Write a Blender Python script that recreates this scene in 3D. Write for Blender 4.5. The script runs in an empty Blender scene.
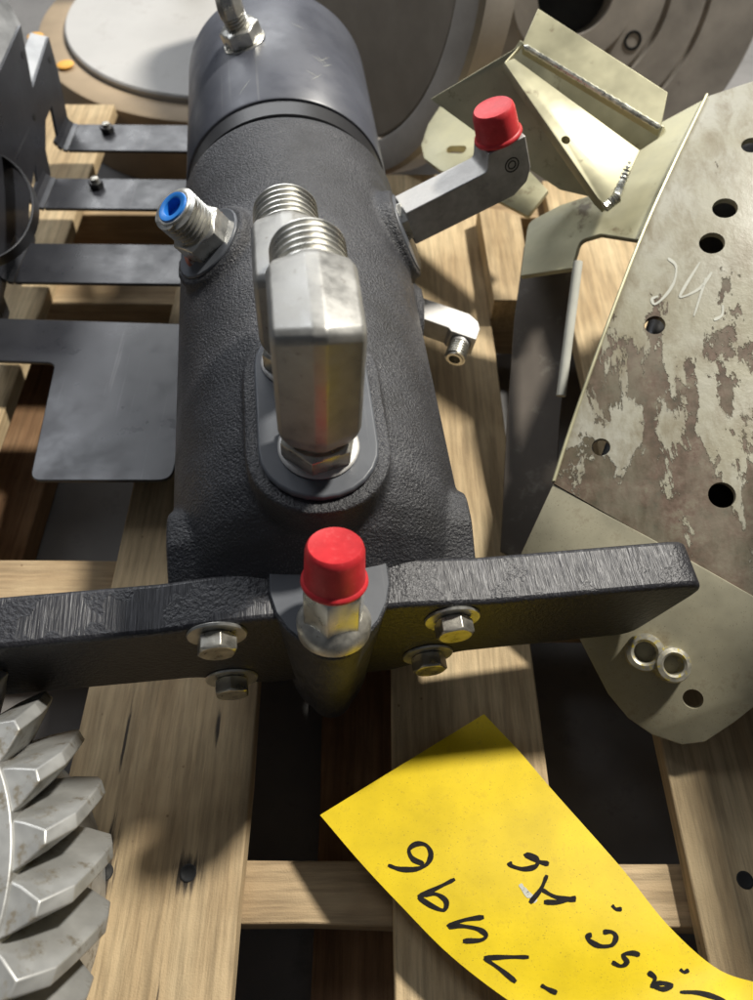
import bpy, bmesh, math, random
from mathutils import Vector, Matrix
from mathutils.bvhtree import BVHTree
random.seed(7)
S = bpy.context.scene
COL = S.collection
R = math.radians

# ------------------------------------------------------------------ camera
PITCH, CAMH, FPX, CXP, CYP = 56.7, 0.60, 722.0, 376.5, 500.0
cd = bpy.data.cameras.new('camera'); cam = bpy.data.objects.new('camera', cd); COL.objects.link(cam)
cam.location = (0, 0, CAMH); cam.rotation_euler = (R(90 - PITCH), 0, 0)
cd.sensor_fit = 'VERTICAL'; cd.sensor_height = 36.0; cd.lens = 36.0 * FPX / 1000.0
cd.clip_start = 0.01; cd.clip_end = 100
cd.dof.use_dof = True; cd.dof.focus_distance = 0.52; cd.dof.aperture_fstop = 6.0
S.camera = cam

# ------------------------------------------------------------------ light of the hall
w = bpy.data.worlds.new('World'); S.world = w; w.use_nodes = True
w.node_tree.nodes['Background'].inputs[0].default_value = (0.75, 0.80, 0.90, 1)
w.node_tree.nodes['Background'].inputs[1].default_value = 0.085
def area(name, loc, target, size, power, col, sy=None):
    l = bpy.data.lights.new(name, 'AREA'); l.energy = power; l.color = col
    l.shape = 'RECTANGLE' if sy else 'DISK'; l.size = size
    if sy: l.size_y = sy
    o = bpy.data.objects.new(name, l); COL.objects.link(o); o.location = loc
    o.rotation_euler = (Vector(target) - Vector(loc)).to_track_quat('-Z', 'Y').to_euler()
    return o
KD = Vector((0.56, 0.55, 1.0))
area('key_lamp', Vector((0, .15, 0)) + KD * 3.0, (0, .15, 0), 0.32, 205, (1, .955, .87))
area('hall_lamp', (-1.9, 2.4, 3.0), (0, .4, 0), 0.7, 34, (.90, .94, 1), 2.2)
area('far_hall_lamp', (-.9, 5.0, 2.9), (-.1, .5, 0), 3.6, 120, (.97, .985, 1), 1.6)
S.view_settings.view_transform = 'Standard'; S.view_settings.look = 'None'
S.view_settings.gamma = 1; S.view_settings.exposure = 0.0
S.render.resolution_x = 771; S.render.resolution_y = 1024

# ------------------------------------------------------------------ helpers
_p = R(PITCH)
_D = Vector((0, math.cos(_p), -math.sin(_p))); _U = Vector((0, math.sin(_p), math.cos(_p)))
CAM = Vector((0, 0, CAMH))
def ray(x, y): return (_D * FPX + Vector((1, 0, 0)) * (x - CXP) - _U * (y - CYP)).normalized()
def at(x, y, z):
    r = ray(x, y); return CAM + r * ((z - CAMH) / r.z)
def atX(x, y, X):
    r = ray(x, y); return CAM + r * (X / r.x)

def tag(o, label=None, cat=None, group=None, kind=None):
    if label: o['label'] = label
    if cat: o['category'] = cat
    if group: o['group'] = group
    if kind: o['kind'] = kind
    return o
def empty(name, loc=(0, 0, 0), M=None):
    o = bpy.data.objects.new(name, None); COL.objects.link(o); o.empty_display_size = .02
    if M is not None: o.matrix_world = M
    else: o.location = loc
    return o
def build(name, V, F, mat, parent=None, bevel=0, seg=2, smooth=False, M=None, angle=35, up=False):
    me = bpy.data.meshes.new(name); me.from_pydata([tuple(v) for v in V], [], F); me.validate()
    bm = bmesh.new(); bm.from_mesh(me); bmesh.ops.recalc_face_normals(bm, faces=bm.faces)
    if up and sum(f.normal.z * f.calc_area() for f in bm.faces) < 0: bmesh.ops.reverse_faces(bm, faces=bm.faces)
    bm.to_mesh(me); bm.free()
    return link(name, me, mat, parent, bevel, seg, smooth, M, angle)
def link(name, me, mat, parent=None, bevel=0, seg=2, smooth=False, M=None, angle=35):
    o = bpy.data.objects.new(name, me); COL.objects.link(o)
    if mat: me.materials.append(mat)
    if parent: o.parent = parent
    if M is not None: o.matrix_local = M
    if bevel:
        b = o.modifiers.new('bevel', 'BEVEL'); b.width = bevel; b.segments = seg; b.limit_method = 'ANGLE'; b.angle_limit = R(angle)
        b.harden_normals = False
    if smooth or bevel:
        me.polygons.foreach_set('use_smooth', [True] * len(me.polygons))
        try: me.set_sharp_from_angle(angle=R(40))
        except Exception: pass
    return o
def prism(poly, z0, z1, taper=1.0, c=(0, 0)):
    n = len(poly)
    V = [(x, y, z0) for x, y in poly] + [(c[0] + (x - c[0]) * taper, c[1] + (y - c[1]) * taper, z1) for x, y in poly]
    F = [list(range(n))[::-1], list(range(n, 2 * n))] + [[i, (i + 1) % n, n + (i + 1) % n, n + i] for i in range(n)]
    return V, F
def boxv(x0, x1, y0, y1, z0, z1): return prism([(x0, y0), (x1, y0), (x1, y1), (x0, y1)], z0, z1)
def lathe(prof, seg=32, close=True):
    V, F = [], []
    for r, z in prof:
        V += [(r * math.cos(2 * math.pi * i / seg), r * math.sin(2 * math.pi * i / seg), z) for i in range(seg)]
    for k in range(len(prof) - 1):
        for i in range(seg):
            j = (i + 1) % seg; F.append([k * seg + i, k * seg + j, (k + 1) * seg + j, (k + 1) * seg + i])
    if close:
        F.append(list(range(seg))[::-1]); F.append([(len(prof) - 1) * seg + i for i in range(seg)])
    return V, F
def join(*vf):
    V, F = [], []
    for v, f in vf:
        n = len(V); V += [tuple(q) for q in v]; F += [[i + n for i in q] for q in f]
    return V, F
def xf(vf, M): return [M @ Vector(v) for v in vf[0]], vf[1]
def frame(origin, zdir, xdir=(1, 0, 0)):
    z = Vector(zdir).normalized(); x = Vector(xdir); x = (x - z * x.dot(z)).normalized(); y = z.cross(x)
    M = Matrix((x, y, z)).transposed().to_4x4(); M.translation = Vector(origin); return M
def arc(cx, cy, r, a0, a1, n): return [(cx + r * math.cos(R(a0 + (a1 - a0) * i / n)), cy + r * math.sin(R(a0 + (a1 - a0) * i / n))) for i in range(n + 1)]
def rounded(poly, rad, n=4):
    out = []; N = len(poly)
    for i in range(N):
        p0, p1, p2 = Vector(poly[i - 1]), Vector(poly[i]), Vector(poly[(i + 1) % N])
        r = rad[i] if isinstance(rad, (list, tuple)) else rad
        if r <= 0: out.append(tuple(p1)); continue
        d0 = (p0 - p1).normalized(); d1 = (p2 - p1).normalized()
        ang = d0.angle(d1); L = min(r / math.tan(ang / 2), (p0 - p1).length * .49, (p2 - p1).length * .49)
        a, b = p1 + d0 * L, p1 + d1 * L
        for k in range(n + 1):
            t = k / n; q = a * (1 - t) ** 2 + p1 * 2 * t * (1 - t) + b * t * t; out.append(tuple(q))
    return out
def hexprof(rad, h, ch=.12):
    """hexagonal nut body with chamfered crown, z from 0 to h"""
    P = [(rad * math.cos(R(60 * i)), rad * math.sin(R(60 * i))) for i in range(6)]
    n = 6; V, F = [], []
    # 24-gon levels: chamfer circle cuts the corners
    def lvl(z, rc):
        L = []
        for i in range(24):
            a = R(15 * i); m = (a + R(30)) % R(60) - R(30) if False else ((math.degrees(a)) % 60) - 30
            rr = rad * math.cos(R(30)) / math.cos(R(m)); L.append((min(rr, rc) * math.cos(a), min(rr, rc) * math.sin(a), z))
        return L
    ap = rad * math.cos(R(30))
    lv = [lvl(0, ap * .97), lvl(h * ch, rad * 2), lvl(h * (1 - ch), rad * 2), lvl(h, ap * .97)]
    for L in lv: V += L
    for k in range(3):
        for i in range(24):
            j = (i + 1) % 24; F.append([k * 24 + i, k * 24 + j, (k + 1) * 24 + j, (k + 1) * 24 + i])
    F.append(list(range(24))[::-1]); F.append([72 + i for i in range(24)])
    return V, F
def threadprof(r, h, n, bore=.62, depth=.08):
    pr = [(r * .86, 0)]
    p = h / n
    for i in range(n):
        pr += [(r * (1 - depth * 2), p * (i + .08)), (r, p * (i + .42)), (r, p * (i + .62)), (r * (1 - depth * 2), p * (i + .97))]
    pr += [(r * .86, h * 1.0), (r * .82, h * 1.03), (r * bore, h * 1.03), (r * bore * .9, h * .6)]
    return pr

def threadmesh(r, h, n, bore=.62, depth=.085, seg=48):
    """real helical thread on a core tube, z from 0 to h"""
    p = h / n; V, F = [], []; rad = (1 - depth * 2, 1, 1, 1 - depth * 2); off = (.06, .40, .58, .94); rows = 4 * (n + 1)
    for k in range(rows):
        for i in range(seg):
            z = p * (k // 4 + off[k % 4] + i / seg) - p
            q = r * rad[k % 4]
            if z < 0: z, q = 0, r * (1 - depth * 2)
            if z > h * .985: z, q = h * .985, r * (1 - depth * 2)
            V.append((q * math.cos(2 * math.pi * i / seg), q * math.sin(2 * math.pi * i / seg), z))
    for k in range(rows - 1):
        for i in range(seg):
            j = i + 1
            if j < seg: F.append([k * seg + i, k * seg + j, (k + 1) * seg + j, (k + 1) * seg + i])
            elif k + 5 < rows: F.append([k * seg + i, (k + 4) * seg, (k + 5) * seg, (k + 1) * seg + i])
    c = r * (1 - depth * 2) * .995
    return join((V, F), lathe([(c, -.0005), (c, h), (c * .96, h * 1.03), (r * bore, h * 1.03), (r * bore * .9, h * .5), (.0005, h * .5)], seg))
# ------------------------------------------------------------------ materials
def newmat(name):
    m = bpy.data.materials.new(name); m.use_nodes = True
    return m, m.node_tree.nodes, m.node_tree.links, m.node_tree.nodes['Principled BSDF']
def N(ns, t, **k):
    n = ns.new(t)
    for a, b in k.items():
        if a in n.inputs.keys(): n.inputs[a].default_value = b
        else: setattr(n, a, b)
    return n
def ramp(ns, stops):
    r = ns.new('ShaderNodeValToRGB'); e = r.color_ramp.elements
    while len(e) < len(stops): e.new(.5)
    for i, (p, c) in enumerate(stops):
        e[i].position = p; e[i].color = (*c, 1) if len(c) == 3 else c
    return r
def g(v): return (v, v, v)
def coords(ns, ls, scale=(1, 1, 1), rand=False, kind='Object'):
    tc = ns.new('ShaderNodeTexCoord'); mp = ns.new('ShaderNodeMapping'); mp.inputs['Scale'].default_value = scale
    ls.new(tc.outputs[kind], mp.inputs['Vector'])
    if rand:
        oi = ns.new('ShaderNodeObjectInfo'); mu = N(ns, 'ShaderNodeVectorMath', operation='SCALE'); mu.inputs[0].default_value = (13, 7, 5)
        ls.new(oi.outputs['Random'], mu.inputs['Scale']); ls.new(mu.outputs[0], mp.inputs['Location'])
    return mp.outputs[0]
def noise(ns, ls, vec, scale, detail=4, rough=.55, dist=0):
    n = N(ns, 'ShaderNodeTexNoise', Scale=scale, Detail=detail, Roughness=rough, Distortion=dist); ls.new(vec, n.inputs['Vector']); return n.outputs['Fac']
def bump(ns, ls, h, bs, strength=.3, dist=.001, prev=None):
    b = N(ns, 'ShaderNodeBump', Strength=strength, Distance=dist); ls.new(h, b.inputs['Height'])
    if prev: ls.new(prev, b.inputs['Normal'])
    ls.new(b.outputs[0], bs.inputs['Normal']); return b.outputs[0]
def mixc(ns, ls, f, a, b, mode='MIX'):
    m = N(ns, 'ShaderNodeMix', data_type='RGBA', blend_type=mode)
    for s, i in ((f, 0), (a, 6), (b, 7)):
        if hasattr(s, 'links'): ls.new(s, m.inputs[i])
        else: m.inputs[i].default_value = s if i == 0 else (*s, 1)
    return m.outputs[2]
def math_(ns, ls, op, a, b=0.0):
    m = N(ns, 'ShaderNodeMath', operation=op)
    for i, s in enumerate((a, b)):
        if hasattr(s, 'links'): ls.new(s, m.inputs[i])
        else: m.inputs[i].default_value = s
    return m.outputs[0]

def wood(name, light, dark, axis='Y', dirt=.5, stains=()):
    m, ns, ls, b = newmat(name)
    sc = {'Y': (1, .06, 1), 'X': (.06, 1, 1)}[axis]
    v = coords(ns, ls, sc, True); v2 = coords(ns, ls, (1, 1, 1), True)
    n1 = noise(ns, ls, v, 34, 6, .65, .3); n2 = noise(ns, ls, v, 230, 5, .7); n3 = noise(ns, ls, v2, 5, 4, .6); n4 = noise(ns, ls, v2, 700, 2, .6)
    wv = N(ns, 'ShaderNodeTexWave', wave_type='BANDS', bands_direction='X' if axis == 'Y' else 'Y', Scale=22, Distortion=3, Detail=4)
    wv.inputs['Detail Scale'].default_value = 1.2; ls.new(v, wv.inputs['Vector'])
    r1 = ramp(ns, [(.32, dark), (.68, light)]); ls.new(n1, r1.inputs[0])
    r2 = ramp(ns, [(.36, g(.60)), (.58, g(1))]); ls.new(n2, r2.inputs[0])
    c = mixc(ns, ls, .8, r1.outputs[0], r2.outputs[0], 'MULTIPLY')
    rw = ramp(ns, [(.1, g(.86)), (.6, g(1.0))]); ls.new(wv.outputs['Fac'], rw.inputs[0])
    c = mixc(ns, ls, .7, c, rw.outputs[0], 'MULTIPLY')
    r3 = ramp(ns, [(.42, (.45, .38, .32)), (.62, g(1))]); ls.new(n3, r3.inputs[0])
    c = mixc(ns, ls, dirt, c, r3.outputs[0], 'MULTIPLY')
    vo = N(ns, 'ShaderNodeTexVoronoi', Scale=46.0); ls.new(v2, vo.inputs['Vector'])
    rv = ramp(ns, [(.03, (.25, .17, .1)), (.07, g(1))]); ls.new(vo.outputs['Distance'], rv.inputs[0])
    c = mixc(ns, ls, .6, c, rv.outputs[0], 'MULTIPLY')
    for sx_, sy_, ex, rad in stains:      # dark iron stains bled along the grain from the nails
        tc = ns.new('ShaderNodeTexCoord'); mp = ns.new('ShaderNodeMapping'); mp.vector_type = 'TEXTURE'
        mp.inputs['Location'].default_value = (sx_, sy_, -ZF); mp.inputs['Scale'].default_value = (rad, rad * ex, 1)
        ls.new(tc.outputs['Object'], mp.inputs['Vector'])
        ln = N(ns, 'ShaderNodeVectorMath', operation='LENGTH'); ls.new(mp.outputs[0], ln.inputs[0])
        dd = math_(ns, ls, 'ADD', ln.outputs['Value'], math_(ns, ls, 'MULTIPLY', math_(ns, ls, 'SUBTRACT', n2, .5), 3.2))
        rs_ = ramp(ns, [(.35, g(.92)), (1.0, g(0))]); ls.new(dd, rs_.inputs[0])
        c = mixc(ns, ls, rs_.outputs[0], c, (.035, .03, .028))
    ls.new(c, b.inputs['Base Color']); b.inputs['Roughness'].default_value = .78; b.inputs['Specular IOR Level'].default_value = .25
    h = math_(ns, ls, 'ADD', n2, math_(ns, ls, 'MULTIPLY', n4, .5)); bump(ns, ls, h, b, .75, .0008)
    return m
ZF = -.13
M_wood = wood('pine_board', (.75, .60, .37), (.60, .45, .26))
_s = [at(188, 873, 0), at(105, 872, 0)]
M_woodA = wood('stained_pine_board', (.73, .58, .36), (.58, .43, .25), stains=[(_s[0].x, _s[0].y, 1.5, .010), (_s[1].x, _s[1].y + .004, 4.5, .007), (-.105, .62, 3, .006), (_s[1].x - .002, _s[1].y + .01, 14, .0022), (-.15, -.02, 30, .0012), (-.205, .16, 22, .0014), (-.13, .17, 8, .002)])
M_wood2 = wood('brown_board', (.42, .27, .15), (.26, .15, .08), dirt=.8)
M_strg = wood('stringer_wood', (.64, .49, .30), (.46, .33, .19), 'X', .6)

def cast(name, col=.031, grain=620, strg=.62, rough=.44):
    m, ns, ls, b = newmat(name); v = coords(ns, ls)
    n1 = noise(ns, ls, v, grain, 3, .6); n2 = noise(ns, ls, v, 60, 3, .5); n3 = noise(ns, ls, v, 14, 4, .6)
    r = ramp(ns, [(.3, (col * .8, col * .8, col * .85)), (.7, (col * 1.35, col * 1.4, col * 1.7))]); ls.new(n3, r.inputs[0])
    # dust and rubbed spots
    dm = math_(ns, ls, 'MULTIPLY', noise(ns, ls, v, 900, 2, .6), math_(ns, ls, 'ADD', n3, .55)); rd = ramp(ns, [(.57, g(0)), (.74, g(.75))]); ls.new(dm, rd.inputs[0])
    c = mixc(ns, ls, rd.outputs[0], r.outputs[0], (.13, .13, .13))
    ls.new(c, b.inputs['Base Color'])
    rr = ramp(ns, [(.3, g(rough - .08)), (.7, g(rough + .12))]); ls.new(n2, rr.inputs[0]); ls.new(rr.outputs[0], b.inputs['Roughness'])
    vo = N(ns, 'ShaderNodeTexVoronoi', feature='SMOOTH_F1', Scale=470.0); ls.new(v, vo.inputs['Vector'])
    h = math_(ns, ls, 'ADD', n1, math_(ns, ls, 'MULTIPLY', vo.outputs['Distance'], -.55)); h = math_(ns, ls, 'ADD', h, math_(ns, ls, 'MULTIPLY', n2, .25))
    bump(ns, ls, h, b, strg, .0020)
    return m
M_cast = cast('cast_black_paint')
def smoothpaint(name, col, rough=.33, scr=.35, noisebump=.05):
    m, ns, ls, b = newmat(name); v = coords(ns, ls)
    n1 = noise(ns, ls, v, 9, 4, .6); n2 = noise(ns, ls, v, 260, 3, .6)
    r = ramp(ns, [(.3, tuple(x * .8 for x in col)), (.7, tuple(x * 1.25 for x in col))]); ls.new(n1, r.inputs[0])
    rd = ramp(ns, [(.66, g(0)), (.8, g(scr))]); ls.new(n2, rd.inputs[0])
    c = mixc(ns, ls, rd.outputs[0], r.outputs[0], (.12, .12, .125)); ls.new(c, b.inputs['Base Color'])
    for rot in (35, -50):
        vq = coords(ns, ls, (1, .02, 1)); vq.node.inputs['Rotation'].default_value = (0, 0, R(rot))
        rq = ramp(ns, [(.70, g(0)), (.73, g(scr * 1.2))]); ls.new(noise(ns, ls, vq, 210, 2, .5), rq.inputs[0])
        c = mixc(ns, ls, math_(ns, ls, 'MULTIPLY', rq.outputs[0], n1), c, (.20, .20, .205))
    ls.new(c, b.inputs['Base Color'])
    rr = ramp(ns, [(.3, g(rough - .08)), (.7, g(rough + .18))]); ls.new(noise(ns, ls, v, 22, 4, .65), rr.inputs[0]); ls.new(rr.outputs[0], b.inputs['Roughness'])
    bump(ns, ls, n2, b, noisebump, .0006); return m
M_cap = smoothpaint('satin_black_paint', (.078, .083, .102), .35)
M_pad = smoothpaint('machined_black_paint', (.085, .092, .105), .40, .15)
M_sheet = smoothpaint('powder_coated_sheet', (.023, .024, .029), .30, .22, .04)
def sawcut(name):
    m, ns, ls, b = newmat(name); v = coords(ns, ls); vs = coords(ns, ls, (1, .03, .03))
    n1 = noise(ns, ls, v, 330, 3, .6); s = noise(ns, ls, vs, 520, 3, .7); mk = noise(ns, ls, v, 22, 3, .55)
    rm = ramp(ns, [(.49, g(0)), (.51, g(1))]); ls.new(mk, rm.inputs[0])
    geo = ns.new('ShaderNodeNewGeometry'); tc = ns.new('ShaderNodeTexCoord'); sx = ns.new('ShaderNodeSeparateXYZ'); ls.new(tc.outputs['Normal'], sx.inputs[0])
    up = math_(ns, ls, 'GREATER_THAN', sx.outputs[2], .85); k = math_(ns, ls, 'MULTIPLY', up, rm.outputs[0])
    mh = N(ns, 'ShaderNodeMix', data_type='FLOAT'); ls.new(k, mh.inputs[0]); ls.new(n1, mh.inputs[2]); ls.new(s, mh.inputs[3])
    rs = ramp(ns, [(.5, g(0)), (.72, g(.5))]); ls.new(s, rs.inputs[0]); kk = math_(ns, ls, 'MULTIPLY', k, rs.outputs[0])
    c = mixc(ns, ls, kk, (.021, .021, .025), (.16, .16, .17)); ls.new(c, b.inputs['Base Color'])
    b.inputs['Roughness'].default_value = .42
    bump(ns, ls, mh.outputs[0], b, .7, .0016); return m
M_saw = sawcut('saw_cut_black_paint')
def metal(name, col, rough=.35, met=.85, gr=140, var=.25, stain=None, sl=.6, brush=False):
    m, ns, ls, b = newmat(name); v = coords(ns, ls)
    n1 = noise(ns, ls, v, gr * .35, 4, .6); n2 = noise(ns, ls, v, gr * 4, 2, .5)
    r = ramp(ns, [(.3, tuple(x * (1 - var) for x in col)), (.7, tuple(min(1, x * (1 + var * .4)) for x in col))]); ls.new(n1, r.inputs[0]); c = r.outputs[0]
    if stain:
        rs = ramp(ns, [(sl, g(0)), (sl + .09, g(1))]); ls.new(noise(ns, ls, v, gr * .8, 5, .7), rs.inputs[0])
        c = mixc(ns, ls, rs.outputs[0], c, stain)
        mm = math_(ns, ls, 'SUBTRACT', met, math_(ns, ls, 'MULTIPLY', rs.outputs[0], met * .8)); ls.new(mm, b.inputs['Metallic'])
    else: b.inputs['Metallic'].default_value = met
    ls.new(c, b.inputs['Base Color'])
    rr = ramp(ns, [(.3, g(max(.08, rough - .1))), (.7, g(rough + .15))]); ls.new(n1, rr.inputs[0]); ls.new(rr.outputs[0], b.inputs['Roughness'])
    bump(ns, ls, n2, b, .12, .0004); return m
M_zinc = metal('zinc_plated_steel', (.66, .65, .60), .3, .85, 200, .3, (.20, .17, .12), .66)
M_elbow = metal('plated_forged_steel', (.37, .365, .345), .42, .55, 240, .22, (.16, .14, .12), .63)
M_elbowd = metal('dull_forged_steel', (.46, .45, .43), .46, .4, 240, .3, (.10, .09, .08), .66)
M_bolt = metal('bolt_steel', (.50, .48, .42), .34, .8, 300, .35, (.12, .10, .07), .62)
M_dark = metal('dark_steel', (.05, .05, .05), .4, .7, 120)
M_gear = metal('galvanised_gear_steel', (.44, .44, .42), .40, .5, 60, .4, (.17, .15, .115), .54)
M_geard = metal('gear_bore_steel', (.12, .11, .10), .5, .4, 60)
M_olive = metal('yellow_zinc_plate', (.50, .475, .31), .42, .3, 34, .42, (.20, .16, .09), .60)
M_weld = metal('weld_bead', (.62, .62, .55), .3, .8, 500, .35)
M_disc = metal('grey_cast_iron', (.31, .275, .225), .6, .15, 40, .25)
M_hub = metal('machined_iron', (.40, .37, .33), .55, .2, 40, .3, (.12, .10, .09), .66)
def plain(name, col, rough=.5, var=.12, sc=40, sss=0, dirt=None, bs=.08, spec=.5, speck=None):
    m, ns, ls, b = newmat(name); v = coords(ns, ls); n1 = noise(ns, ls, v, sc, 4, .6)
    r = ramp(ns, [(.3, tuple(x * (1 - var) for x in col)), (.7, tuple(min(1, x * (1 + var)) for x in col))]); ls.new(n1, r.inputs[0]); c = r.outputs[0]
    if dirt:
        rd = ramp(ns, [(.56, g(0)), (.78, g(.7))]); ls.new(noise(ns, ls, v, sc * 4, 5, .7), rd.inputs[0]); c = mixc(ns, ls, rd.outputs[0], c, dirt)
    if speck:
        rk = ramp(ns, [(.67, g(0)), (.72, g(.75))]); ls.new(noise(ns, ls, v, 950, 2, .5), rk.inputs[0]); c = mixc(ns, ls, rk.outputs[0], c, speck)
    b.inputs['Specular IOR Level'].default_value = spec
    ls.new(c, b.inputs['Base Color']); b.inputs['Roughness'].default_value = rough
    bump(ns, ls, noise(ns, ls, v, sc * 14, 3, .6), b, bs, .0006)
    return m
M_red = plain('red_plastic', (.58, .026, .034), .46, .18, 60, dirt=(.62, .10, .10), bs=.12)
M_blue = plain('blue_plastic', (.02, .19, .62), .35)
M_yel = plain('yellow_card', (.68, .50, .006), .55, .14, 26, dirt=(.46, .32, .015), bs=.12, spec=.25, speck=(.22, .15, .02))
M_yeld = plain('creased_yellow', (.30, .20, .02), .6)
M_ink = plain('marker_ink', (.014, .012, .011), .7, .4, 300, spec=.12)
M_chalk = plain('chalk', (.55, .55, .48), .9)
M_white = plain('white_sheet', (.46, .45, .43), .6, .10, 5, dirt=(.33, .31, .29))
M_tan = plain('tan_fibre_rim', (.36, .27, .17), .7, .15, 12)
M_teal = plain('teal_paint', (.16, .25, .22), .5)
M_sheet_lit = metal('lit_sheet_steel', (.42, .43, .44), .42, .5, 90, .3)  # sheet faces that catch light: the reflection is put into a lighter grey
M_rubber = plain('black_rubber', (.02, .02, .022), .4)
M_orange = plain('orange_paint', (.75, .38, .05), .6)
M_conc = plain('concrete', (.16, .155, .15), .8, .3, 6, dirt=(.06, .06, .06))
M_tape = plain('rust_stain', (.22, .06, .03), .8, .4, 200)
def rusty(name):
    m, ns, ls, b = newmat(name); v = coords(ns, ls); vs = coords(ns, ls, (1, .38, .6)); vs.node.inputs['Rotation'].default_value = (0, 0, R(-24))
    n1 = noise(ns, ls, vs, 24, 9, .68, .25); n2 = noise(ns, ls, v, 60, 5, .7); n3 = noise(ns, ls, v, 8, 4, .6)
    sx = ns.new('ShaderNodeSeparateXYZ'); tc = ns.new('ShaderNodeTexCoord'); ls.new(tc.outputs['Object'], sx.inputs[0])
    # paint survives at the far end, rust at the near end
    gr = math_(ns, ls, 'MULTIPLY', math_(ns, ls, 'SUBTRACT', sx.outputs[1], .02), .80)
    f = math_(ns, ls, 'ADD', n1, gr)
    rf = ramp(ns, [(.465, g(1)), (.478, g(0))]); ls.new(f, rf.inputs[0])
    rust = ramp(ns, [(.3, (.045, .038, .022)), (.45, (.095, .062, .038)), (.56, (.14, .092, .064)), (.7, (.20, .175, .12))]); ls.new(n2, rust.inputs[0])
    rn = ramp(ns, [(.42, g(0)), (.62, g(.8))]); ls.new(n3, rn.inputs[0])
    rust2 = mixc(ns, ls, rn.outputs[0], rust.outputs[0], (.085, .08, .04), 'MIX')
    pt = ramp(ns, [(.35, (.33, .31, .22)), (.65, (.42, .41, .35))]); ls.new(n3, pt.inputs[0])
    sm_ = ramp(ns, [(.44, g(0)), (.66, g(.75))]); ls.new(noise(ns, ls, vs, 55, 6, .7, .3), sm_.inputs[0])
    pt2 = mixc(ns, ls, sm_.outputs[0], pt.outputs[0], (.20, .165, .10))
    sm2 = ramp(ns, [(.46, g(0)), (.64, g(.55))]); ls.new(noise(ns, ls, vs, 38, 6, .7, .3), sm2.inputs[0])
    rust2 = mixc(ns, ls, sm2.outputs[0], rust2, (.19, .17, .12))
    c = mixc(ns, ls, rf.outputs[0], pt2, rust2); ls.new(c, b.inputs['Base Color'])
    rr = ramp(ns, [(0, g(.42)), (1, g(.7))]); ls.new(rf.outputs[0], rr.inputs[0]); ls.new(rr.outputs[0], b.inputs['Roughness'])
    h = math_(ns, ls, 'SUBTRACT', math_(ns, ls, 'MULTIPLY', n2, .5), rf.outputs[0]); bump(ns, ls, h, b, .8, .0012)
    return m
M_rust = rusty('rusted_painted_plate')
M_cream = plain('cream_primer', (.33, .305, .215), .46, .35, 12, dirt=(.13, .085, .045), speck=(.08, .06, .03))
M_nut = metal('paint_stained_nut', (.42, .40, .33), .4, .6, 300, .4, (.42, .33, .03), .54)
M_mott_shade = plain('shaded_mottled_plate', (.12, .10, .08), .5, .35, 9, dirt=(.34, .32, .27))  # dark base paints in the column's shade under its mottled patches

# ------------------------------------------------------------------ floor and pallet
ZF = -.13
V, F = boxv(-6, 6, -3, 9, ZF - .1, ZF); o = build('floor', V, F, M_conc); tag(o, kind='structure', label='dark grey concrete floor under the pallet')

pal = empty('pallet', (0, 0, ZF)); tag(pal, 'wooden pallet of pale pine deck boards under all the parts', 'pallet')
def board(name, x0, x1, y0, y1, z0, z1, mat, skew=0, lng='Y', seed=0):
    rnd = random.Random(seed); n = 14; V, F = [], []
    # rough sawn: slightly wandering edges
    for i in range(n + 1):
        t = i / n; j = lambda: rnd.uniform(-.0012, .0012)
        if lng == 'Y':
            y = y0 + (y1 - y0) * t; s = skew * t
            V += [(x0 + s + j(), y, z0 - ZF), (x1 + s + j(), y, z0 - ZF), (x1 + s + j(), y, z1 - ZF + j() * .4), (x0 + s + j(), y, z1 - ZF + j() * .4)]
        else:
            x = x0 + (x1 - x0) * t; s = skew * t
            V += [(x, y0 + s + j(), z0 - ZF), (x, y1 + s + j(), z0 - ZF), (x, y1 + s + j(), z1 - ZF + j() * .4), (x, y0 + s + j(), z1 - ZF + j() * .4)]
    for i in range(n):
        a = 4 * i; F += [[a + k, a + (k + 1) % 4, a + 4 + (k + 1) % 4, a + 4 + k] for k in range(4)]
    F += [[3, 2, 1, 0], [4 * n, 4 * n + 1, 4 * n + 2, 4 * n + 3]]
    return build(name, V, F, mat, pal, bevel=.0015, seg=2)
TH = .018
board('deck_board', -.53, -.396, -.25, 1.13, -TH, 0, M_wood, -.012, seed=1)
bA = board('deck_board', -.243, -.098, -.25, 1.06, -TH, 0, M_woodA, -.006, seed=2)
bC = board('deck_board', .012, .136, -.25, .945, -TH, 0, M_wood, .0, seed=3)
bD = board('deck_board', .232, .365, -.25, .93, -TH, 0, M_wood, .0, seed=4)
board('deck_board', .47, .60, -.25, .93, -TH, 0, M_wood, .0, seed=5)
for i, (y0, y1) in enumerate(((.036, .079), (.292, .338), (.70, .742), (.88, .922))):
    board('stringer', -.56, .62, y0, y1, -.100, -TH - .0006, M_strg, -.012, 'X', 20 + i)
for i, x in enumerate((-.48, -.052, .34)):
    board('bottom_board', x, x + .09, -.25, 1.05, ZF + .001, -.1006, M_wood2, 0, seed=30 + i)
def nail(x, y):
    V, F = lathe([(.0062, -.0004), (.0062, .0002), (.0052, .0004), (.0046, .0001)], 18)
    build('nail_head', xf((V, F), Matrix.Translation((x, y, -ZF)))[0], F, M_dark, pal, smooth=True)
for q in ((188, 873), (105, 872)):
    p = at(*q, 0); nail(p.x, p.y)
p = at(745, 880, 0); nail(p.x, p.y)

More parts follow.
